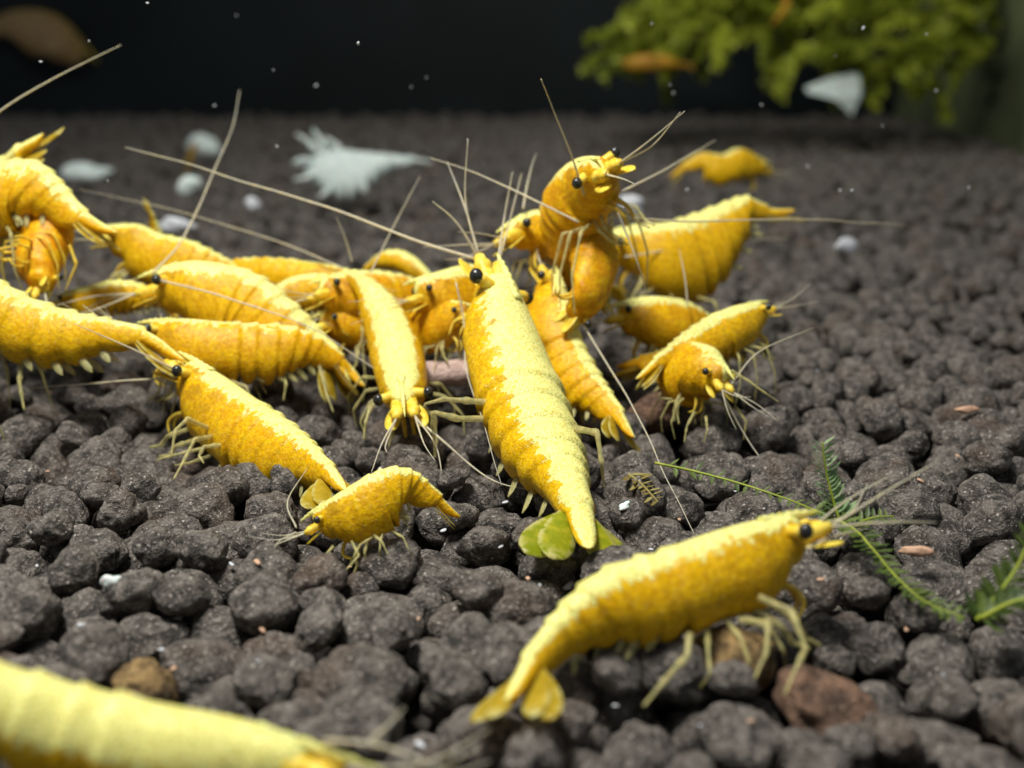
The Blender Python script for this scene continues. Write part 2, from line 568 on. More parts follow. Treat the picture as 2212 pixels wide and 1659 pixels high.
def shrimp(label, dorsal, down=(0, 0, -1), fat=1.0, wid=1.0, band=.26, orange=.2, rag=1.0, ants=None, legs=True, fan=1.0,
           feelers=True, shell=None, legmat=None, walk=None, eyes=True, simple=False, swim=True, fanmat=None, roll_end=None, limbs=(),
           name='yellow_shrimp', cat='shrimp', group=G_SHRIMP, rost=1.0, fatfn=None, fanw=1.0, limbk=1.0):
    shell = shell or M_SHELL
    legmat = legmat or M_LEG
    P = [at(*p) for p in dorsal]
    NR = 112 if not simple else 60
    C, L = catmull(P, NR)
    NA = 28 if not simple else 18
    T = []
    for i in range(NR):
        T.append((C[min(NR - 1, i + 1)] - C[max(0, i - 1)]).normalized())
    dn0, dn1 = Vector(down).normalized(), Vector(roll_end or down).normalized()
    Dn, Bn = [], []
    for i in range(NR):
        d = dn0.lerp(dn1, max(0, (i / (NR - 1) - .4) / .6) ** 1.3)
        d = (d - T[i] * d.dot(T[i])).normalized()
        Dn.append(d); Bn.append(T[i].cross(d).normalized())
    mid = C[NR // 3]
    org = Vector((mid.x, mid.y, 0))
    root = bpy.data.objects.new(name, None)
    COL.objects.link(root)
    root.location = org
    root.empty_display_size = .2
    tag(root, label, cat, group)
    fatf = fatfn or (lambda t: 1.0)
    def prof(t):
        return lerp_tab(HT, t) * L * fat * fatf(t), lerp_tab(WT, t) * L * wid
    def idx(t):
        return min(NR - 1, max(0, int(round(t * (NR - 1)))))
    V, Fc, A, Ln = [], [], [], []
    def ring(c, d, b, t, H, W, lift=0.0, drop=1.0):
        for k in range(NA):
            ph = 2 * math.pi * k / NA
            s = k / NA * 2
            s = s if s <= 1 else 2 - s
            sn, cs = math.sin(ph), math.cos(ph)
            x = W * .5 * math.copysign(abs(sn) ** .88, sn) * (1 - .10 * cs - .14 * max(0, -cs) ** 2)
            y = H * (1 - cs) * .5
            if s > .55: y *= 1 - (1 - drop) * (s - .55) / .45
            V.append(c + d * (y - lift) + b * x - org)
            A.append(s); Ln.append(t)
    # blunt face
    nf = 5
    for q in range(nf):
        w = q / nf
        k = math.sqrt(max(.02, 1 - (1 - w) ** 2))
        H, W = prof(0)
        c = C[0] - T[0] * (L * .055 * (1 - w)) + Dn[0] * (H * .40 * (1 - k))
        ring(c, Dn[0], Bn[0], 0, H * k, W * k)
    for i in range(NR):
        t = i / (NR - 1)
        H, W = prof(t)
        lift, dr, sc_ = 0.0, 1.0, 1.0
        if TB[0] < t < TB[-1]:
            for a, b in zip(TB, TB[1:]):
                if a <= t < b:
                    f = (t - a) / (b - a)
                    sc_ = .965 + .095 * f ** 1.8
                    lift = .012 * L * f ** 1.8
                    dr = 1 - .20 * abs(2 * f - 1) ** 2.5
        elif t <= TB[0]:
            f = t / TB[0]
            sc_ = 1 + .06 * max(0, f - .8) / .2
            lift = .010 * L * max(0, f - .8) / .2
        if t > .96:
            sc_ *= max(.12, math.sqrt(max(0, 1 - ((t - .96) / .0405) ** 2)))
        ring(C[i], Dn[i], Bn[i], t, H * sc_, W * sc_, lift, dr)
    nr = NR + nf
    for i in range(nr - 1):
        for k in range(NA):
            a, b = i * NA + k, i * NA + (k + 1) % NA
            Fc.append((a, a + NA, b + NA, b))
    Fc.append(tuple(range(NA)))
    Fc.append(tuple((nr - 1) * NA + k for k in reversed(range(NA))))
    # rostrum: a narrow blade running forward from the back of the head, little teeth on its upper edge
    if rost:
        b0 = len(V)
        i0 = idx(.07)
        nq = 15
        fwd = -T[0]
        for q in range(nq):
            w = q / (nq - 1)
            if w < .4:
                j = idx(.07 * (1 - w / .4)); c = C[j] - Dn[j] * (.004 * L)
            else:
                c = C[0] - Dn[0] * .004 * L + fwd * ((w - .4) / .6 * .115 * L * rost) + Dn[0] * (.016 * L * ((w - .4) / .6) ** 2)
            hh = L * .030 * math.sin(min(1, w / .4) * math.pi / 2) * (1 - max(0, (w - .35) / .65) ** 1.3) + .002 * L
            ww = L * .030 * (1 - w) ** .8 + .003 * L
            tooth = .004 * L * (q % 2)
            for k in range(8):
                ph = 2 * math.pi * k / 8
                V.append(c + Dn[0] * (hh * (1 - math.cos(ph)) * .5 - tooth * (k in (0, 1, 7))) + Bn[0] * (ww * .5 * math.sin(ph)) - org)
                A.append(.0); Ln.append(.02)
        for q in range(nq - 1):
            for k in range(8):
                a, b = b0 + q * 8 + k, b0 + q * 8 + (k + 1) % 8
                Fc.append((a, a + 8, b + 8, b))
        Fc.append(tuple(b0 + k for k in range(8)))
        Fc.append(tuple(b0 + (nq - 1) * 8 + k for k in reversed(range(8))))
    body = new_obj('body', mesh('body', V, Fc, attrs={'ang': A, 'len': Ln}), shell, root)
    body.color = (band, orange, rag, 1)
    fwd, dn, sd = -T[0], Dn[0], Bn[0]
    H0, W0 = prof(0.0)
    rs = random.Random(len(label) * 7 + int(L * 1000))
    # eyes on stalks
    if eyes:
        for s in (1, -1):
            a = C[0] + T[0] * .012 * L + sd * (s * W0 * .30) + dn * (H0 * .30)
            b = C[0] + fwd * .004 * L + sd * (s * (W0 * .5 + .026 * L)) + dn * (H0 * .28)
            st = tube('eyestalk', [a, a.lerp(b, .5), b], .019 * L, .017 * L, M_HEADPART, root, n=6, sides=8, off=org)
            e = ico('eye', b + (b - a).normalized() * .010 * L - org, .0195 * L, M_EYE, st, 3, (1, 1, 1.12))
    # antennule bases, scales, mouthparts
    if feelers:
        for s in (1, -1):
            a = C[0] + sd * (s * W0 * .18) + dn * (H0 * .45) + fwd * .01 * L
            b = a + fwd * .11 * L + sd * (s * .014 * L) - dn * .01 * L
            tube('antennule_base', [a, a.lerp(b, .5), b], (.030 * L), .016 * L, M_HEADPART, root, n=8, sides=8, off=org, bulge=(.35, .7))
            for q in range(2):
                d = (fwd + sd * (s * rs.uniform(.1, .5)) - dn * rs.uniform(-.2, .5)).normalized()
                e = b + d * (.16 * L)
                g = e + (d + Vector((rs.uniform(-.3, .3), rs.uniform(-.3, .3), rs.uniform(-.2, .4)))) * (.15 * L)
                tube('antennule', [b, e, g], .0044 * L, .0012 * L, M_FEELER, root, n=14, sides=5, off=org)
            r0 = C[0] + sd * (s * W0 * .30) + dn * (H0 * .60) + fwd * .005 * L
            al = (fwd + sd * (s * .22) + dn * .10).normalized()
            ac = (sd - al * sd.dot(al)).normalized()
            blade('antennal_scale', r0, al, ac, al.cross(ac) * -s, .135 * L, .056 * L, M_HEADPART, root, org, .02, .07)
            # maxillipeds reaching down from the mouth
            a = C[idx(.04)] + dn * (prof(.04)[0] * .93) + sd * (s * W0 * .15)
            tube('mouthpart', [a, a + fwd * .035 * L + dn * .025 * L, a + fwd * .055 * L + dn * .065 * L, a + fwd * .03 * L + dn * .10 * L],
                 .011 * L, .004 * L, M_LEGY, root, n=10, sides=6, off=org)
    # long antennae
    if ants is None and feelers and not simple:
        ants = []
        for s in (1, -1):
            a = C[0] + sd * (s * W0 * .3) + dn * (H0 * .6)
            d = (fwd * rs.uniform(.4, 1) + sd * (s * rs.uniform(.3, .9)) + Vector((0, 0, rs.uniform(.1, .6)))).normalized()
            b = a + d * .35 * L
            c = b + (d + Vector((rs.uniform(-.4, .4), rs.uniform(-.4, .4), rs.uniform(-.5, .1)))).normalized() * .4 * L
            ants.append([a, b, c])
    for an in (ants or []):
        pts = [p if isinstance(p, Vector) else at(*p) for p in an]
        tube('antenna', pts, .0054 * L, .0015 * L, M_FEELER, root, n=40, sides=6, off=org, wob=.02)
    # legs
    if legs and not simple:
        tl = (.10, .16, .215, .265, .315)
        for j, t in enumerate(tl):
            i = idx(t)
            H, W = prof(t)
            for s in (1, -1):
                a = C[i] + Dn[i] * (H * .93) + Bn[i] * (s * W * .22)
                f = -T[i]
                fh = Vector((f.x, f.y, 0)); fh = fh.normalized() if fh.length > .1 else Vector((0, -1, 0))
                sh = Bn[i] * s
                sh = Vector((sh.x, sh.y, sh.z * .5)).normalized()
                if j < 2:      # small claws held under the mouth
                    k = a + Dn[i] * .05 * L + f * (.05 * L) + sh * .035 * L
                    k2 = k + Dn[i] * .05 * L + f * (.02 * L) - sh * .01 * L
                    e = k2 + Dn[i] * .03 * L + f * (.045 * L)
                    pts = [a, k, k2, e]
                    r0, r1 = .010 * L, .0055 * L
                else:
                    sp = (.12, .02, -.12)[j - 2] + rs.uniform(-.03, .03)
                    reach = .30 * L
                    g = max(.02, a.z - reach)
                    foot = a + fh * (sp * L) + sh * (rs.uniform(.10, .17) * L)
                    foot.z = g if a.z - g > .06 * L else a.z - .06 * L
                    foot.z = max(foot.z, .0)
                    k = a.lerp(foot, .30) + sh * (.055 * L) + fh * (sp * .3 * L)
                    k.z = a.z - .01 * L
                    k2 = k.lerp(foot, .52) + sh * (.03 * L)
                    pts = [a, k, k2, foot]
                    r0, r1 = .0082 * L, .0026 * L
                tube('leg', angular(pts), r0, r1, legmat, root, n=22, sides=6, off=org, bulge=(.33, .66))
    for lp in limbs:
        tube('leg', angular([at(*p) for p in lp]), .0095 * L * limbk, .0034 * L * limbk, legmat, root, n=30, sides=7, off=org, bulge=(.35, .68))
    # swimmerets
    if swim and not simple:
        for j, (a, b) in enumerate(zip(TB[:5], TB[1:6])):
            t = (a + b) / 2
            i = idx(t)
            H, W = prof(t)
            for s in (1, -1):
                r0 = C[i] + Dn[i] * (H * .74) + Bn[i] * (s * W * .20)
                al = (Dn[i] * .55 + T[i] * .9 + Bn[i] * (s * .10)).normalized()
                ac = (T[i] - al * T[i].dot(al)).normalized()
                blade('swimmeret', r0, al, ac, Bn[i] * s, .090 * L * (1 if j < 4 else .8), .025 * L, M_LEG, root, org, .1, .05, nl=7, nw=3)
    # tail fan
    if fan:
        i = idx(.825)
        H, W = prof(.825)
        tdir = (C[-1] - C[i]).normalized()
        for s in (1, -1):
            for q, (an, ln) in enumerate(((.28, .185), (.58, .195))):
                an *= fan
                r0 = C[i] + Dn[i] * (H * (.42 + .12 * q)) + Bn[i] * (s * W * .30)
                al = (tdir * math.cos(an) + Bn[i] * (s * math.sin(an)) + Dn[i] * .06).normalized()
                ac = (Bn[i] - al * Bn[i].dot(al)).normalized()
                blade('tail_fan', r0, al, ac, al.cross(ac), ln * L, .068 * L * fanw, fanmat or M_FAN, root, org, .03, .018, nl=12, nw=7, tip=.62)
    return root

EGG = lambda t: 1 + .25 * math.exp(-((t - .45) / .18) ** 2)

# the big one climbing the pile, back to the camera
shrimp('largest yellow shrimp, back and spread green tail fan turned outward, climbing the heap',
       [(1104, 606, 8.55), (1140, 700, 8.22), (1178, 800, 7.85), (1212, 900, 7.42), (1240, 1000, 6.98), (1258, 1088, 6.60), (1273, 1184, 6.20)],
       down=(-.68, .10, -1), fanw=1.25, fanmat=M_FAN_GREEN, legs=False, roll_end=(-.12, .3, -1), fat=1.1, wid=1.48, band=0.36, orange=.05, rag=1.0, fan=0.95,
       ants=[[(1030, 560, 8.8), (900, 520, 9.0), (700, 445, 9.3), (500, 385, 9.6), (375, 345, 9.8), (270, 318, 9.9)],
             [(1030, 550, 8.8), (985, 480, 8.8), (935, 435, 8.8)]],
       limbs=[[(1240, 925, 7.40), (1290, 935, 7.20), (1300, 1000, 7.10), (1305, 1050, 7.15)],
              [(1060, 870, 7.70), (960, 862, 7.70), (920, 872, 7.70), (915, 880, 7.70)],
              [(1060, 905, 7.65), (990, 905, 7.60), (935, 890, 7.60), (940, 985, 7.65)]])
# perched on top, face to the right
shrimp('orange shrimp perched on top of the heap, head highest of all',
       [(1272, 342, 8.85), (1222, 356, 9.2), (1188, 415, 9.45), (1182, 495, 9.6), (1203, 575, 9.65), (1238, 645, 9.55), (1275, 690, 9.4)],
       down=(.75, -.6, -.55), rost=0.6, swim=False, roll_end=(.95, -.5, .1), fat=1.36, wid=1.45, band=0.16, orange=.65, rag=.9, fan=.6,
       ants=[[(1250, 480, 8.9), (1160, 435, 9.0), (1060, 388, 9.2), (930, 340, 9.4)],
             [(1330, 420, 9.0), (1440, 365, 9.6), (1545, 300, 10.4)],
             [(1262, 420, 8.8), (1228, 315, 8.7), (1192, 225, 8.6), (1170, 168, 8.5)],
             [(1335, 470, 8.9), (1500, 478, 9.4), (1750, 475, 9.9), (1960, 490, 10.4)],
             [(1335, 460, 8.8), (1372, 550, 8.6), (1395, 625, 8.6)]])
shrimp('orange shrimp squeezed head down between the perched one and the slim one',
       [(1262, 692, 8.95), (1308, 645, 9.0), (1332, 580, 9.15), (1320, 510, 9.4), (1285, 450, 9.7), (1240, 420, 9.9)],
       down=(-1, -.5, -.1), fat=1.3, wid=1.3, band=.08, orange=.7, rag=.7, fan=.4, legs=False, swim=False, ants=[])
# beside the big one
shrimp('slim shrimp lying against the right flank of the largest shrimp',
       [(1212, 600, 9.3), (1232, 660, 9.05), (1252, 730, 8.85), (1290, 800, 8.6), (1335, 870, 8.35), (1372, 945, 8.05)],
       down=(-.75, .0, -1), fat=1.45, wid=1.3, band=.20, orange=.35, rag=.6, fan=1.0,
       ants=[[(1245, 620, 9.2), (1258, 695, 8.9), (1350, 850, 8.2), (1425, 1000, 7.5), (1502, 1158, 6.75)]])
# arched on the left
shrimp('arched shrimp in side view with thick cream back band, lying on another',
       [(352, 578, 9.5), (410, 563, 9.5), (485, 570, 9.5), (565, 598, 9.45), (630, 650, 9.35), (690, 708, 9.25), (740, 775, 9.1), (762, 842, 9.0)],
       down=(-.25, -.25, -1), fat=1.62, wid=1.25, band=0.25, orange=.25, rag=.55, fan=.8,
       ants=[[(330, 590, 9.4), (392, 520, 9.8), (450, 400, 10.3), (497, 290, 10.8), (520, 195, 11.2)],
             [(345, 605, 9.3), (480, 640, 8.9), (650, 700, 8.75), (760, 765, 8.7), (835, 815, 8.6)]])
shrimp('amber shrimp lying under the arched one, belly on the granules',
       [(345, 690, 9.0), (400, 688, 8.95), (470, 694, 8.95), (550, 700, 9.0), (630, 706, 9.05), (700, 735, 9.1), (755, 785, 9.1), (790, 835, 9.0)],
       down=(-.05, -.3, -1), fat=1.35, wid=1.2, band=0.16, orange=.35, rag=1.3, fan=.8, ants=[],
       limbs=[[(610, 790, 9.0), (618, 830, 8.8), (612, 865, 8.75)], [(690, 790, 9.0), (705, 850, 8.8), (720, 890, 8.7)], [(590, 790, 9.0), (560, 820, 8.9), (575, 850, 8.85)]])
shrimp('shrimp with both stalked black eyes showing, wedged behind the arched one',
       [(700, 600, 9.55), (760, 585, 9.75), (830, 590, 10.0), (890, 605, 10.2), (950, 640, 10.3), (985, 690, 10.2)],
       down=(-.1, -.75, -1), fat=1.75, wid=1.7, band=.22, orange=.75, rag=.8, fan=.6,
       ants=[[(800, 590, 9.5), (850, 490, 9.7), (908, 378, 9.9)]])
# facing the camera
shrimp('shrimp coming head first down the heap, long pointed snout between two eyes',
       [(868, 838, 8.10), (862, 780, 8.42), (850, 720, 8.75), (832, 662, 9.05), (800, 612, 9.3), (762, 588, 9.55), (715, 590, 9.8)],
       down=(.12, .10, -1), fat=1.0, wid=1.25, band=0.27, orange=.25, rag=.55, fan=.6, rost=1.35,
       ants=[[(893, 900, 8.0), (960, 955, 7.8), (1060, 1035, 7.4), (1170, 1062, 7.2)]],
       limbs=[[(822, 860, 8.2), (800, 880, 8.1), (790, 910, 8.0), (785, 950, 7.95)], [(915, 880, 8.2), (938, 900, 8.1), (942, 950, 8.0), (938, 1000, 7.9)],
              [(850, 900, 8.15), (848, 930, 8.05), (840, 965, 8.0)]])
shrimp('shrimp stretched out behind the arched one, only its amber back showing',
       [(742, 580, 10.0), (690, 568, 10.1), (620, 560, 10.2), (550, 558, 10.3), (490, 565, 10.4), (430, 590, 10.5)],
       down=(0, -.1, -1), fat=1.2, wid=1.2, band=.08, orange=.2, rag=1.2, fan=.5, legs=True,
       ants=[[(742, 580, 9.9), (600, 522, 10.2), (400, 462, 10.5), (172, 408, 10.8)], [(760, 565, 9.8), (745, 512, 9.8), (727, 470, 9.8)]])
shrimp('shrimp half hidden beside the head of the largest one, broad pale back',
       [(905, 600, 9.3), (950, 585, 9.4), (1010, 572, 9.6), (1070, 590, 9.8), (1120, 640, 9.9), (1150, 700, 9.9)],
       down=(-.1, -.4, -1), fat=2.2, wid=1.7, band=.24, orange=.5, rag=.5, fan=.4,
       ants=[[(985, 610, 8.7), (1003, 700, 8.6), (1008, 800, 8.3), (1045, 910, 7.7), (1082, 1045, 7.2)]])
shrimp('orange shrimp under the one with both stalked eyes, mostly hidden in the heap',
       [(700, 672, 9.45), (745, 655, 9.6), (800, 655, 9.75), (870, 668, 9.85), (935, 700, 9.9), (985, 745, 9.85)],
       down=(0, -.5, -1), fat=1.7, wid=1.5, band=.10, orange=.7, rag=.9, fan=.4, swim=False)
shrimp('orange shrimp hidden behind the flank of the largest one, above the food stick',
       [(1005, 655, 9.1), (965, 648, 9.25), (915, 665, 9.4), (875, 700, 9.5), (845, 745, 9.5), (825, 790, 9.4)],
       down=(.1, -.5, -1), fat=1.75, wid=1.5, band=.08, orange=.6, rag=.9, fan=.4, swim=False)
shrimp('pale backed shrimp between the arched one and the one with stalked eyes',
       [(585, 625, 9.75), (630, 598, 9.85), (690, 592, 9.95), (750, 605, 10.0), (800, 640, 10.0), (840, 690, 10.0)],
       down=(0, -.35, -1), fat=1.5, wid=1.4, band=.24, orange=.3, rag=.7, fan=.4, swim=False, ants=[])
shrimp('pale humped shrimp back showing behind the heap',
       [(930, 590, 10.7), (890, 552, 10.8), (845, 540, 10.9), (805, 560, 11.0), (770, 600, 11.1)],
       down=(0, -.1, -1), fat=1.0, wid=1.2, band=.25, orange=.2, rag=.6, fan=0, eyes=False, feelers=False, ants=[])
shrimp('small shrimp peering out under the perched one behind the largest head',
       [(1105, 478, 9.6), (1150, 455, 9.8), (1200, 470, 10.1), (1250, 520, 10.4), (1290, 580, 10.6), (1330, 640, 10.7)],
       down=(.1, -.6, -1), fat=1.2, wid=1.2, band=.26, orange=.3, rag=.7, fan=.4,
       ants=[[(1130, 450, 9.6), (1140, 390, 9.9), (1158, 330, 10.3)]])
# right side
shrimp('plump round bellied shrimp in side view with tail raised, behind the heap',
       [(1318, 500, 10.9), (1370, 484, 11.0), (1440, 480, 11.0), (1500, 462, 11.1), (1560, 440, 11.2), (1612, 424, 11.3), (1660, 448, 11.4), (1718, 452, 11.5)],
       down=(-.05, -.2, -1), fat=1.4, wid=1.3, band=0.25, orange=.15, rag=.7, fan=.6,
       fatfn=lambda t: 1 + .45 * math.exp(-((t - .36) / .17) ** 2) - .25 * max(0, t - .5),
       ants=[[(1350, 555, 10.6), (1500, 532, 10.9), (1700, 514, 11.3)]])
shrimp('small blurred yellow shrimp alone farther back on the substrate',
       [(1648, 344, 15.2), (1600, 320, 15.1), (1560, 334, 15.0), (1515, 330, 15.0), (1480, 350, 15.0), (1445, 382, 15.0)],
       down=(0, -.1, -1), swim=False, legs=False, fat=1.45, wid=1.3, band=.14, orange=.05, rag=.7, fan=.4, ants=[])
shrimp('short shrimp between the plump one and the slanting one, cream back',
       [(1345, 652, 9.75), (1395, 640, 9.8), (1455, 645, 9.9), (1510, 670, 10.1), (1560, 715, 10.3), (1590, 760, 10.4)],
       down=(0, -.4, -1), fat=1.7, wid=1.4, band=0.25, orange=.5, rag=.8, fan=.4,
       ants=[[(1485, 658, 9.4), (1480, 600, 9.5), (1468, 540, 9.7)]])
shrimp('slanting shrimp with straight cream back band, raised above its neighbour',
       [(1632, 652, 9.3), (1580, 662, 9.15), (1525, 688, 9.0), (1470, 725, 8.85), (1420, 768, 8.75), (1372, 818, 8.65)],
       down=(.40, -.15, -1), fat=1.4, wid=1.3, band=0.27, orange=.2, rag=.4, fan=.3, ants=[])
shrimp('shrimp facing outward beneath the slanting one, snout and legs forward',
       [(1568, 790, 8.40), (1535, 748, 8.6), (1492, 742, 8.85), (1440, 755, 9.1), (1385, 770, 9.2), (1330, 790, 9.25)],
       down=(-.10, -.45, -1), fat=1.9, wid=1.95, band=.16, orange=.45, rag=.9, fan=.5,
       ants=[[(1580, 830, 8.3), (1640, 760, 8.4), (1760, 705, 8.6)], [(1560, 850, 8.3), (1610, 940, 8.2), (1680, 1040, 7.8)]],
       limbs=[[(1580, 800, 8.3), (1620, 825, 8.25), (1655, 850, 8.2), (1682, 868, 8.2)], [(1500, 890, 8.3), (1484, 920, 8.2), (1478, 955, 8.15)],
              [(1525, 900, 8.3), (1528, 930, 8.2), (1520, 955, 8.2)], [(1590, 880, 8.4), (1612, 910, 8.3), (1606, 950, 8.3)]])
# left side
shrimp('shrimp with ragged cream back band walking up the granules, tail behind the small one',
       [(432, 782, 8.45), (488, 818, 8.3), (550, 862, 8.1), (612, 905, 7.85), (668, 955, 7.55), (712, 1005, 7.25), (746, 1056, 6.95)],
       down=(-.55, -.05, -1), roll_end=(-.1, .35, -1), fat=1.36, wid=1.25, band=0.21, orange=.35, rag=.8, fan=0.9,
       ants=[[(398, 815, 8.40), (280, 822, 8.50), (160, 830, 8.60), (70, 838, 8.70)], [(395, 805, 8.40), (290, 755, 8.30), (160, 698, 8.20)]],
       limbs=[[(450, 925, 8.00), (405, 905, 7.90), (378, 930, 7.80), (370, 985, 7.70)], [(470, 940, 8.00), (420, 950, 7.80), (400, 990, 7.70), (375, 1035, 7.55)],
              [(500, 960, 7.90), (440, 965, 7.80), (430, 985, 7.75), (440, 1000, 7.70)]])
shrimp('smallest clear shrimp in front of the heap, tail curled to a point',
       [(682, 1098, 6.50), (735, 1062, 6.52), (790, 1030, 6.55), (845, 1010, 6.6), (895, 1018, 6.65), (935, 1050, 6.65), (965, 1085, 6.65), (996, 1116, 6.65)],
       down=(-.20, -.25, -1), fat=1.75, wid=1.45, band=.20, orange=.2, rag=.7, fan=0.02,
       ants=[[(640, 1140, 6.42), (622, 1085, 6.62), (662, 1008, 6.92)], [(640, 1150, 6.37), (600, 1170, 6.27), (585, 1205, 6.22)]],
       limbs=[[(800, 1150, 6.42), (825, 1170, 6.32), (838, 1198, 6.27)], [(760, 1170, 6.37), (775, 1200, 6.27), (740, 1240, 6.17)], [(720, 1180, 6.32), (690, 1215, 6.22), (712, 1262, 6.07)]])
shrimp('shrimp in full side view with head raised to the moss stem',
       [(1690, 1112, 5.58), (1600, 1132, 5.48), (1510, 1160, 5.41), (1430, 1192, 5.32), (1350, 1215, 5.24), (1285, 1248, 5.16), (1215, 1315, 5.04), (1150, 1400, 4.85), (1092, 1512, 4.50)],
       down=(.10, -.30, -1), roll_end=(.45, .55, -.6), fat=1.15, wid=1.1, band=0.24, orange=.18, rag=.75, fan=0.75,
       fatfn=lambda t: 1 + .12 * math.exp(-((t - .10) / .1) ** 2),
       ants=[[(1745, 1185, 5.36), (1790, 1165, 5.56), (1860, 1145, 5.96)]],
       limbs=[[(1490, 1370, 5.01), (1485, 1415, 4.91), (1440, 1465, 4.76), (1390, 1525, 4.64)],
              [(1640, 1290, 5.16), (1710, 1320, 5.06), (1740, 1400, 4.91), (1695, 1500, 4.71)],
              [(1600, 1340, 5.16), (1660, 1345, 5.06), (1655, 1410, 4.91), (1630, 1465, 4.81)]])
shrimp('large very blurred shrimp with wide cream back, in front of all others',
       [(625, 1590, 4.02), (500, 1552, 4.05), (340, 1522, 4.02), (180, 1488, 4.0), (40, 1450, 3.98), (-120, 1425, 3.95), (-280, 1450, 3.92), (-420, 1560, 3.9)],
       down=(.0, -.25, -1), rost=1.8, eyes=False, fat=1.0, wid=1.1, band=0.52, orange=.1, rag=.7, fan=.6,
       ants=[[(700, 1600, 4.0), (820, 1612, 3.98), (960, 1660, 3.9)], [(790, 1610, 4.0), (835, 1570, 4.05), (875, 1530, 4.1)]])
shrimp('long shrimp whose tail overlaps the head of the walking one',
       [(-190, 640, 8.9), (-110, 598, 8.85), (-20, 600, 8.8), (70, 645, 8.75), (160, 675, 8.7), (250, 692, 8.65), (330, 722, 8.6), (400, 778, 8.5)],
       down=(-.1, -.3, -1), fat=1.1, wid=1.1, band=0.25, orange=.2, rag=.9, fan=.5, ants=[],
       limbs=[[(45, 780, 8.6), (42, 825, 8.5), (52, 885, 8.4)]])
shrimp('shrimp with pale ragged back arched over the deep orange one',
       [(-110, 440, 9.9), (-50, 385, 9.85), (20, 350, 9.8), (85, 352, 9.7), (140, 400, 9.6), (185, 455, 9.5), (255, 502, 9.4)],
       down=(-.2, -.3, -1), fat=1.6, wid=1.4, band=.30, orange=.35, rag=1.2, fan=.7,
       ants=[[(-100, 320, 9.6), (0, 240, 9.6), (110, 172, 9.7), (262, 98, 9.8)]])
shrimp('shrimp whose tail sticks up behind the one arched over the orange one',
       [(-190, 540, 10.4), (-140, 470, 10.4), (-80, 410, 10.3), (-20, 360, 10.2), (40, 315, 10.1), (92, 288, 10.0)],
       down=(.3, .5, -1), fat=1.5, wid=1.9, band=.25, orange=.3, rag=.6, fan=1.0, ants=[], eyes=False, feelers=False)
shrimp('deep orange shrimp hanging upright with its legs spread',
       [(112, 628, 9.3), (128, 575, 9.6), (138, 515, 9.85), (130, 455, 9.95), (110, 405, 9.9), (70, 360, 9.8)],
       down=(-.1, -1, -.1), fat=1.5, wid=1.9, band=.05, orange=1.0, rag=.5, fan=.3, ants=[],  legmat=M_LEGY,
       limbs=[[(100, 520, 9.4), (75, 560, 9.3), (60, 620, 9.25)], [(150, 530, 9.4), (165, 570, 9.35), (140, 630, 9.3)], [(110, 530, 9.4), (105, 580, 9.3), (100, 630, 9.2)]])
shrimp('shrimp in side view behind the arched one, back sloping down',
       [(250, 486, 10.5), (300, 484, 10.5), (350, 506, 10.45), (410, 520, 10.4), (470, 548, 10.35), (530, 585, 10.3), (580, 630, 10.3)],
       down=(-.1, -.2, -1), fat=1.6, wid=1.3, band=.16, orange=.2, rag=.6, fan=.4, ants=[])
shrimp('upturned yellow tail poking up behind the sloping backed shrimp',
       [(380, 600, 11.0), (372, 560, 11.0), (358, 520, 11.0), (340, 480, 10.95), (325, 450, 10.9), (318, 432, 10.9)],
       down=(-1, -.1, -.2), fat=.9, wid=1.2, band=.3, orange=.1, rag=.6, fan=.4, ants=[], eyes=False, feelers=False, legs=False)
shrimp('small shrimp with one black eye, tucked between the arched one and the long one',
       [(140, 632, 9.75), (185, 618, 9.75), (245, 606, 9.8), (300, 612, 9.9), (350, 640, 10.0), (390, 690, 10.0)],
       down=(0, -.3, -1), fat=1.35, wid=1.2, band=0.28, orange=.2, rag=.6, fan=.4)
# far away
shrimp('faint dull shrimp clinging to the black back wall',
       [(190, 105, 37.5), (140, 45, 37.4), (70, 22, 37.4), (0, 35, 37.4), (-60, 80, 37.5)],
       down=(0, -.3, -1), shell=M_DULL, fat=1.7, wid=1.1, band=.12, orange=.3, fan=.4, ants=[], simple=True, feelers=False)
shrimp('tiny faint yellow shrimp far back on the dark floor',
       [(425, 312, 24.0), (418, 335, 24.0), (410, 358, 24.0), (405, 382, 24.0)],
       down=(-.6, -.4, -1), shell=M_FARAMB, fat=1.1, wid=1.1, band=.2, orange=.1, fan=.4, ants=[], simple=True, feelers=False)
shrimp('amber shrimp resting at the lower edge of the moss clump',
       [(1350, 128, 27.2), (1385, 118, 27.2), (1425, 118, 27.2), (1465, 130, 27.2), (1500, 142, 27.2)],
       down=(0, -.3, -1), shell=M_FARAMB, fat=1.2, wid=1.1, band=0.02, orange=.5, fan=.4, ants=[], simple=True, feelers=False)
shrimp('amber shrimp climbing upright on the moss clump',
       [(1690, -10, 27.0), (1690, 10, 27.0), (1680, 30, 27.0), (1665, 55, 27.0)],
       down=(.9, -.5, -.2), shell=M_FARAMB, fat=1.3, wid=1.1, band=0.02, orange=.5, fan=.4, ants=[], simple=True, feelers=False)
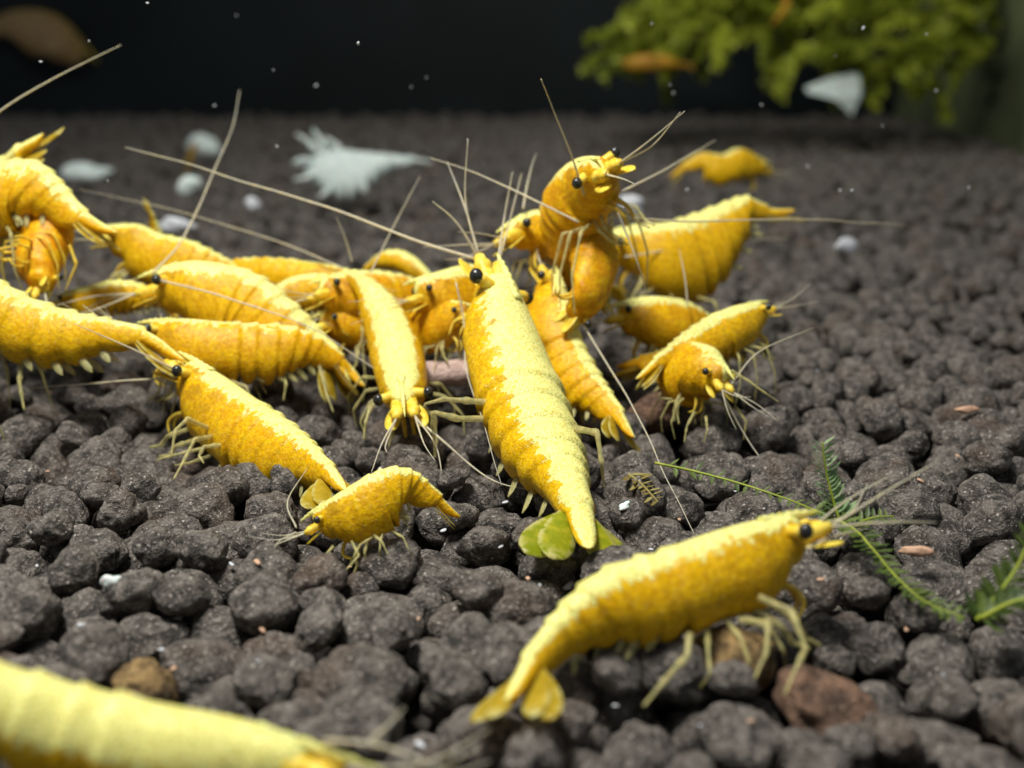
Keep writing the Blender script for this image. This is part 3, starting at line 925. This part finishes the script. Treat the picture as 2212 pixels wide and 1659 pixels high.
# the shed skin
shrimp('pale bluish white shed shrimp skin lying far behind the heap',
       [(668, 345, 19.5), (720, 325, 19.5), (780, 330, 19.5), (830, 335, 19.5), (885, 340, 19.5), (938, 350, 19.5)],
       down=(-.1, -.6, -1), fat=1.55, wid=1.6, band=.3, fan=.5, shell=M_MOULT, legmat=M_MOULT, fanmat=M_MOULT,
       limbk=3.2, name='shed_skin', cat='shed skin', group=None, eyes=False, feelers=False, swim=False, legs=False,
       fatfn=lambda t: 1.35 if t < .4 else max(.7, 1.35 - (t - .4) * 2.6),
       limbs=[[(740, 335, 19.4), (725, 312, 19.4), (700, 296, 19.3)], [(770, 380, 19.2), (790, 405, 19.0), (785, 415, 18.9)], [(680, 350, 19.3), (650, 345, 19.2), (632, 352, 19.1)],
              [(690, 330, 19.4), (665, 305, 19.4), (640, 290, 19.3)], [(705, 325, 19.5), (690, 300, 19.5), (675, 278, 19.5)],
              [(690, 370, 19.2), (660, 385, 19.0), (635, 388, 19.0)], [(720, 400, 19.2), (700, 420, 18.8), (690, 425, 18.6)]])

# ------------------------------------------------------------------ food stick under the heap
p0, p1 = at(850, 815, 8.95), at(1080, 800, 9.1)
V, Fc = [], []
Q = [p0.lerp(p1, i / 13) for i in range(14)]
rad = [  .04 if i in (0, 13) else .105 * (1 + .12 * noise.noise(Vector((i * .7, 3, 1)))) for i in range(14)]
tube_data(Q, rad, 14, V, Fc)
V = [v + noise.noise_vector(v * 9) * .012 for v in V]
org = Vector((p0.lerp(p1, .5).x, p0.lerp(p1, .5).y, 0))
o = new_obj('food_stick', mesh('food_stick', [v - org for v in V], Fc), M_FOOD)
o.location = org
tag(o, 'pinkish white stick of food under the feeding shrimps', 'food')

# ------------------------------------------------------------------ moss sprig
def mat_leaf(name, c0, c1, tr=.35):
    m = NT(name)
    co = m.n('ShaderNodeTexCoord').outputs['Object']
    rnd = m.n('ShaderNodeObjectInfo').outputs['Random']
    n1 = m.noise(co, 12, 3)
    f = m.math('ADD', m.math('MULTIPLY', n1, .7), m.math('MULTIPLY', rnd, .4))
    c = m.mix(m.ramp(f, .3, .85), c0, c1)
    m.l(c, m.b.inputs['Base Color'])
    m.b.inputs['Roughness'].default_value = .5
    t = m.n('ShaderNodeBsdfTranslucent'); m.l(c, t.inputs[0])
    mx = m.n('ShaderNodeMixShader'); mx.inputs[0].default_value = tr
    m.l(m.b.outputs[0], mx.inputs[1]); m.l(t.outputs[0], mx.inputs[2]); m.l(mx.outputs[0], m.out.inputs[0])
    return m.m
M_MOSS = mat_leaf('moss_leaf', (0.055, 0.095, 0.02), (0.16, 0.22, 0.045))
M_MOSS_TIP = mat_leaf('moss_tip', (0.20, 0.34, 0.16), (0.34, 0.46, 0.24))
M_STEM = mat_plain('moss_stem', (0.20, 0.26, 0.02), (0.30, 0.34, 0.04), 8, .5)
M_FARMOSS = mat_leaf('far_moss', (0.30, 0.36, 0.03), (0.60, 0.66, 0.08))  # leaf colour lightened to make up for the weak light at the back

def leaf_mesh(name):
    V = [(0, 0, 0), (.18, .35, .03), (-.18, .35, .03), (0, .4, -.04), (.12, .75, .02), (-.12, .75, .02), (0, .8, -.02), (0, 1, .05)]
    Fc = [(0, 1, 3), (0, 3, 2), (1, 4, 6, 3), (3, 6, 5, 2), (4, 7, 6), (6, 7, 5)]
    me = mesh(name, V, Fc)
    return me
LEAF = leaf_mesh('leaflet'); LEAF.materials.append(M_MOSS)
LEAFT = leaf_mesh('leaflet'); LEAFT.materials.append(M_MOSS_TIP)

def leafy(root, P, n, size, org, leaf, r0=.014, r1=.006, t0=.0, taper=.4, stemmat=None):
    Q, L = catmull(P, 60)
    V, Fc = tube_data([q - org for q in Q], [r0 + (r1 - r0) * i / 59 for i in range(60)], 6)
    new_obj('stem', mesh('stem', V, Fc), stemmat or M_STEM, root)
    for k in range(n):
        t = t0 + (1 - t0) * k / n
        i = min(58, int(t * 59))
        d = (Q[i + 1] - Q[i]).normalized()
        side = d.cross(Vector((0, -.5, 1))).normalized() * (1 if k % 2 else -1)
        ax = (side + d * .55 + Vector((R.uniform(-.3, .3), R.uniform(-.3, .3), R.uniform(-.1, .45)))).normalized()
        o = new_obj('leaflet', leaf, None, root)
        o.location = Q[i] - org
        o.rotation_mode = 'QUATERNION'
        o.rotation_quaternion = ax.to_track_quat('Y', 'Z')
        s = size * (1 - taper * t) * R.uniform(.75, 1.2)
        o.scale = (s, s, s)

def sprig(label, base, stems):
    root = bpy.data.objects.new('moss_sprig', None); COL.objects.link(root)
    org = at(*base); org.z = 0
    root.location = org; root.empty_display_size = .2
    tag(root, label, 'moss')
    for (P, n, size, leaf, r0, t0) in stems:
        leafy(root, [at(*p) for p in P], n, size, org, leaf, r0, r0 * .5, t0)
    return root
sprig('long green moss stem with upright pale tip trailing over the granules',
      (1850, 1150, 6.43),
      [([(1415, 1000, 7.18), (1500, 1018, 7.08), (1600, 1045, 6.93), (1700, 1078, 6.73), (1760, 1102, 6.53)], 26, .09, LEAF, .010, .1),
       ([(1760, 1102, 6.53), (1840, 1140, 6.33), (1880, 1180, 6.13), (1935, 1245, 5.83), (2000, 1300, 5.58), (2085, 1335, 5.43)], 96, .115, LEAF, .009, 0),
       ([(1815, 1130, 6.43), (1800, 1080, 6.48), (1785, 1020, 6.53), (1776, 955, 6.58)], 38, .135, LEAFT, .010, 0),
       ([(1830, 1140, 6.38), (1880, 1120, 6.43), (1930, 1115, 6.48)], 14, .10, LEAF, .010, 0)])
sprig('blurred green moss tuft where the trailing stem ends', (2190, 1280, 5.33),
      [([(2110, 1340, 5.38), (2160, 1280, 5.38), (2200, 1220, 5.43), (2230, 1150, 5.48)], 44, .14, LEAF, .014, 0),
       ([(2120, 1335, 5.33), (2190, 1300, 5.28), (2260, 1290, 5.23)], 30, .13, LEAF, .014, 0)])
# withered bit of moss
root = bpy.data.objects.new('withered_sprig', None); COL.objects.link(root)
org = at(1395, 1050, 7.6); org.z = 0; root.location = org
tag(root, 'withered olive scrap of moss beside the spread green tail fan', 'moss')
M_WITH = mat_leaf('withered', (0.20, 0.15, 0.03), (0.42, 0.36, 0.12))
LEAFW = leaf_mesh('leaflet'); LEAFW.materials.append(M_WITH)
leafy(root, [at(1358, 1025, 7.46), at(1385, 1045, 7.36), at(1422, 1085, 7.16)], 16, .11, org, LEAFW, .012, .006, 0, .4, M_WITH)

# far moss clump on the dark floor
root = bpy.data.objects.new('moss_clump', None); COL.objects.link(root)
org = at(1600, 200, 28.5); org.z = 0
root.location = org
tag(root, 'large blurred green moss clump in front of the dark back wall', 'moss')
def frond_mesh(seed):
    rr = random.Random(seed)
    V, Fc = [], []
    Q = [Vector((0, 0, 0)), Vector((.1, .9, .15)), Vector((.0, 1.8, .1)), Vector((-.15, 2.6, -.2))]
    C, L = catmull(Q, 40)
    tube_data(C, [.05 - .03 * i / 39 for i in range(40)], 5, V, Fc)
    for k in range(150):
        i = int(rr.random() * 38)
        d = (C[i + 1] - C[i]).normalized()
        ax = (Vector((rr.uniform(-1, 1), rr.uniform(-.2, .5), rr.uniform(-1, 1))) + d * .4).normalized()
        ac = ax.cross(Vector((rr.uniform(-1, 1), rr.uniform(-1, 1), rr.uniform(-1, 1)))).normalized()
        l = rr.uniform(.25, .5); w = l * .28
        p = C[i]; b = len(V)
        V += [p, p + ax * l * .5 + ac * w, p + ax * l, p + ax * l * .5 - ac * w]
        Fc.append((b, b + 1, b + 2, b + 3))
    return mesh('frond', V, Fc)
FR = [frond_mesh(i) for i in range(5)]
for f in FR: f.materials.append(M_FARMOSS)
def frond(u, v, Yd, dirv, s):
    o = new_obj('frond', R.choice(FR), None, root)
    o.location = at(u, v, Yd) - org
    o.rotation_mode = 'QUATERNION'
    o.rotation_quaternion = Vector(dirv).to_track_quat('Y', 'Z')
    o.scale = (s, s, s)
for k in range(300):
    u = 1400 + 760 * R.random()
    vmax = 125 if u < 1700 else 170
    v = R.uniform(-160, vmax - 20)
    if u < 1560 and v < -20: v = R.uniform(-20, 110)
    frond(u, v, R.uniform(27.6, 31), (R.uniform(-1, .2), R.uniform(-.6, .4), R.uniform(-.5, .4)), R.uniform(.32, .6))
for (u, v) in ((1400, 75), (1440, 60), (1460, 90), (1490, 40), (1420, 100), (1480, 110), (1380, 90), (1520, 20), (1500, 70)):
    frond(u, v, 28, (-1, -.2, R.uniform(-.45, .0)), .55)

# ------------------------------------------------------------------ pale fragments and grit
def flake(name, u, v, Y, L, W, Hh, mat, label, cat, group, rotz=0., seed=0, z=None, sub=3):
    p = at(u, v, Y)
    o = ico(name, (p.x, p.y, p.z if z is None else z), 1, mat, None, sub, (L, W, Hh), (R.uniform(-.2, .2), R.uniform(-.2, .2), rotz), .45, seed)
    tag(o, label, cat, group)
    return o
# wedge-shaped pale leaf fragment far back
w = [at(1745, 200, 27.0), at(1800, 178, 27.1), at(1858, 168, 27.2), at(1860, 205, 27.1), at(1840, 250, 27.0), at(1805, 215, 26.9)]
org = w[0].copy(); org.z = 0
V = [p - org for p in w] + [p - org + Vector((.05, .5, .08)) for p in w]
n = len(w)
Fc = [tuple(range(n)), tuple(reversed(range(n, 2 * n)))] + [(i, i + n, (i + 1) % n + n, (i + 1) % n) for i in range(n)]
o = new_obj('leaf_fragment', mesh('leaf_fragment', V, Fc, smooth=False), M_MOULT); o.location = org
tag(o, 'pale wedge shaped fragment standing far back below the moss clump', 'fragment')

flake('shell_fragment', 1830, 530, 13.6, .17, .06, .09, M_WHITE, 'bright white curved shell bit alone on open granules', 'shell bit', None, .4, 3)
flake('shell_fragment', 190, 372, 21.0, .42, .2, .16, M_MOULT, 'wide pale bit lying behind the shrimp arched over the orange one', 'shell bit', None, .1, 4)
flake('shell_fragment', 385, 487, 13.5, .20, .1, .09, M_WHITE, 'bluish white bit behind the upturned yellow tail', 'shell bit', None, .2, 5)
flake('shell_fragment', 1365, 445, 13.8, .15, .1, .12, M_WHITE, 'bluish white bit beside the snout of the perched shrimp', 'shell bit', None, .2, 6)
flake('shell_fragment', 1352, 1090, 6.95, .075, .03, .02, M_MOULT, 'translucent white scrap beside the spread tail fan', 'shell bit', None, .9, 7)
flake('shell_fragment', 1630, 705, 10.9, .035, .10, .04, M_WHITE, 'thin bluish sliver near the head of the slanting shrimp', 'shell bit', None, -.2, 8)
flake('shell_fragment', 1790, 1245, 6.02, .035, .09, .03, M_PINKW, 'small peach and white sliver under the moss stem', 'shell bit', None, -.2, 9)
flake('shell_fragment', 240, 1258, 5.9, .05, .03, .04, M_MOULT, 'pale chip among bare granules in front of the smallest shrimp', 'shell bit', None, .3, 10)
flake('shell_fragment', 1980, 1190, 6.3, .09, .03, .03, M_PINKW, 'thin pink brown splinter beside the moss stem', 'shell bit', None, -.5, 12)
flake('shell_fragment', 2090, 885, 8.75, .10, .04, .03, M_PINKW, 'pale tan splinter lying alone on the open granules', 'shell bit', None, .1, 13)
flake('shell_fragment', 440, 312, 25.0, .32, .2, .2, M_MOULT, 'faint pale blur on the far floor, before the black wall', 'shell bit', None, .1, 14)
flake('shell_fragment', 410, 402, 17.5, .16, .1, .14, M_MOULT, 'faint pale bit in front of the tiny faint far shrimp', 'shell bit', None, .1, 15)
flake('shell_fragment', 545, 440, 15.6, .10, .08, .10, M_WHITE, 'small round bluish bit in front of the shed skin', 'shell bit', None, .1, 16)
rr = random.Random(21)
for k in range(85):
    u, v = rr.uniform(20, 2200), rr.uniform(420, 1600)
    if 250 < u < 1650 and 430 < v < 960: v = rr.uniform(960, 1600) if rr.random() < .6 else 430
    p = ground(u, v)
    s = rr.uniform(.006, .018)
    o = ico('grit', (p.x, p.y, .0), 1, M_WHITE if rr.random() < .6 else M_PINKW, None, 2, (s * 1.7, s, s * .6), (rr.uniform(-.4, .4), rr.uniform(-.4, .4), rr.random() * 6), .4, k)
    # rest it on the granule below
    best = -.05
    for (a, b, c, q) in nearby(p.x, p.y):
        d2 = (p.x - a) ** 2 + (p.y - b) ** 2
        if d2 < q * q: best = max(best, c + math.sqrt(q * q - d2) * .97)
    o.location.z = best
    tag(o, 'tiny pale grit fleck lying on the dark granules', 'grit', 'grit flecks on the granules')
for k in range(28):
    u, v = rr.uniform(20, 2200), rr.uniform(5, 420)
    Yd = rr.uniform(8.5, 12)
    p = at(u, v, Yd)
    s = rr.uniform(.004, .010)
    o = ico('floating_speck', p, 1, M_WHITE, None, 2, (s * 1.6, s, s), (rr.random() * 3, rr.random() * 3, 0), .4, k)
    tag(o, 'tiny white speck floating in the water above the substrate', 'speck', 'specks floating in the water')
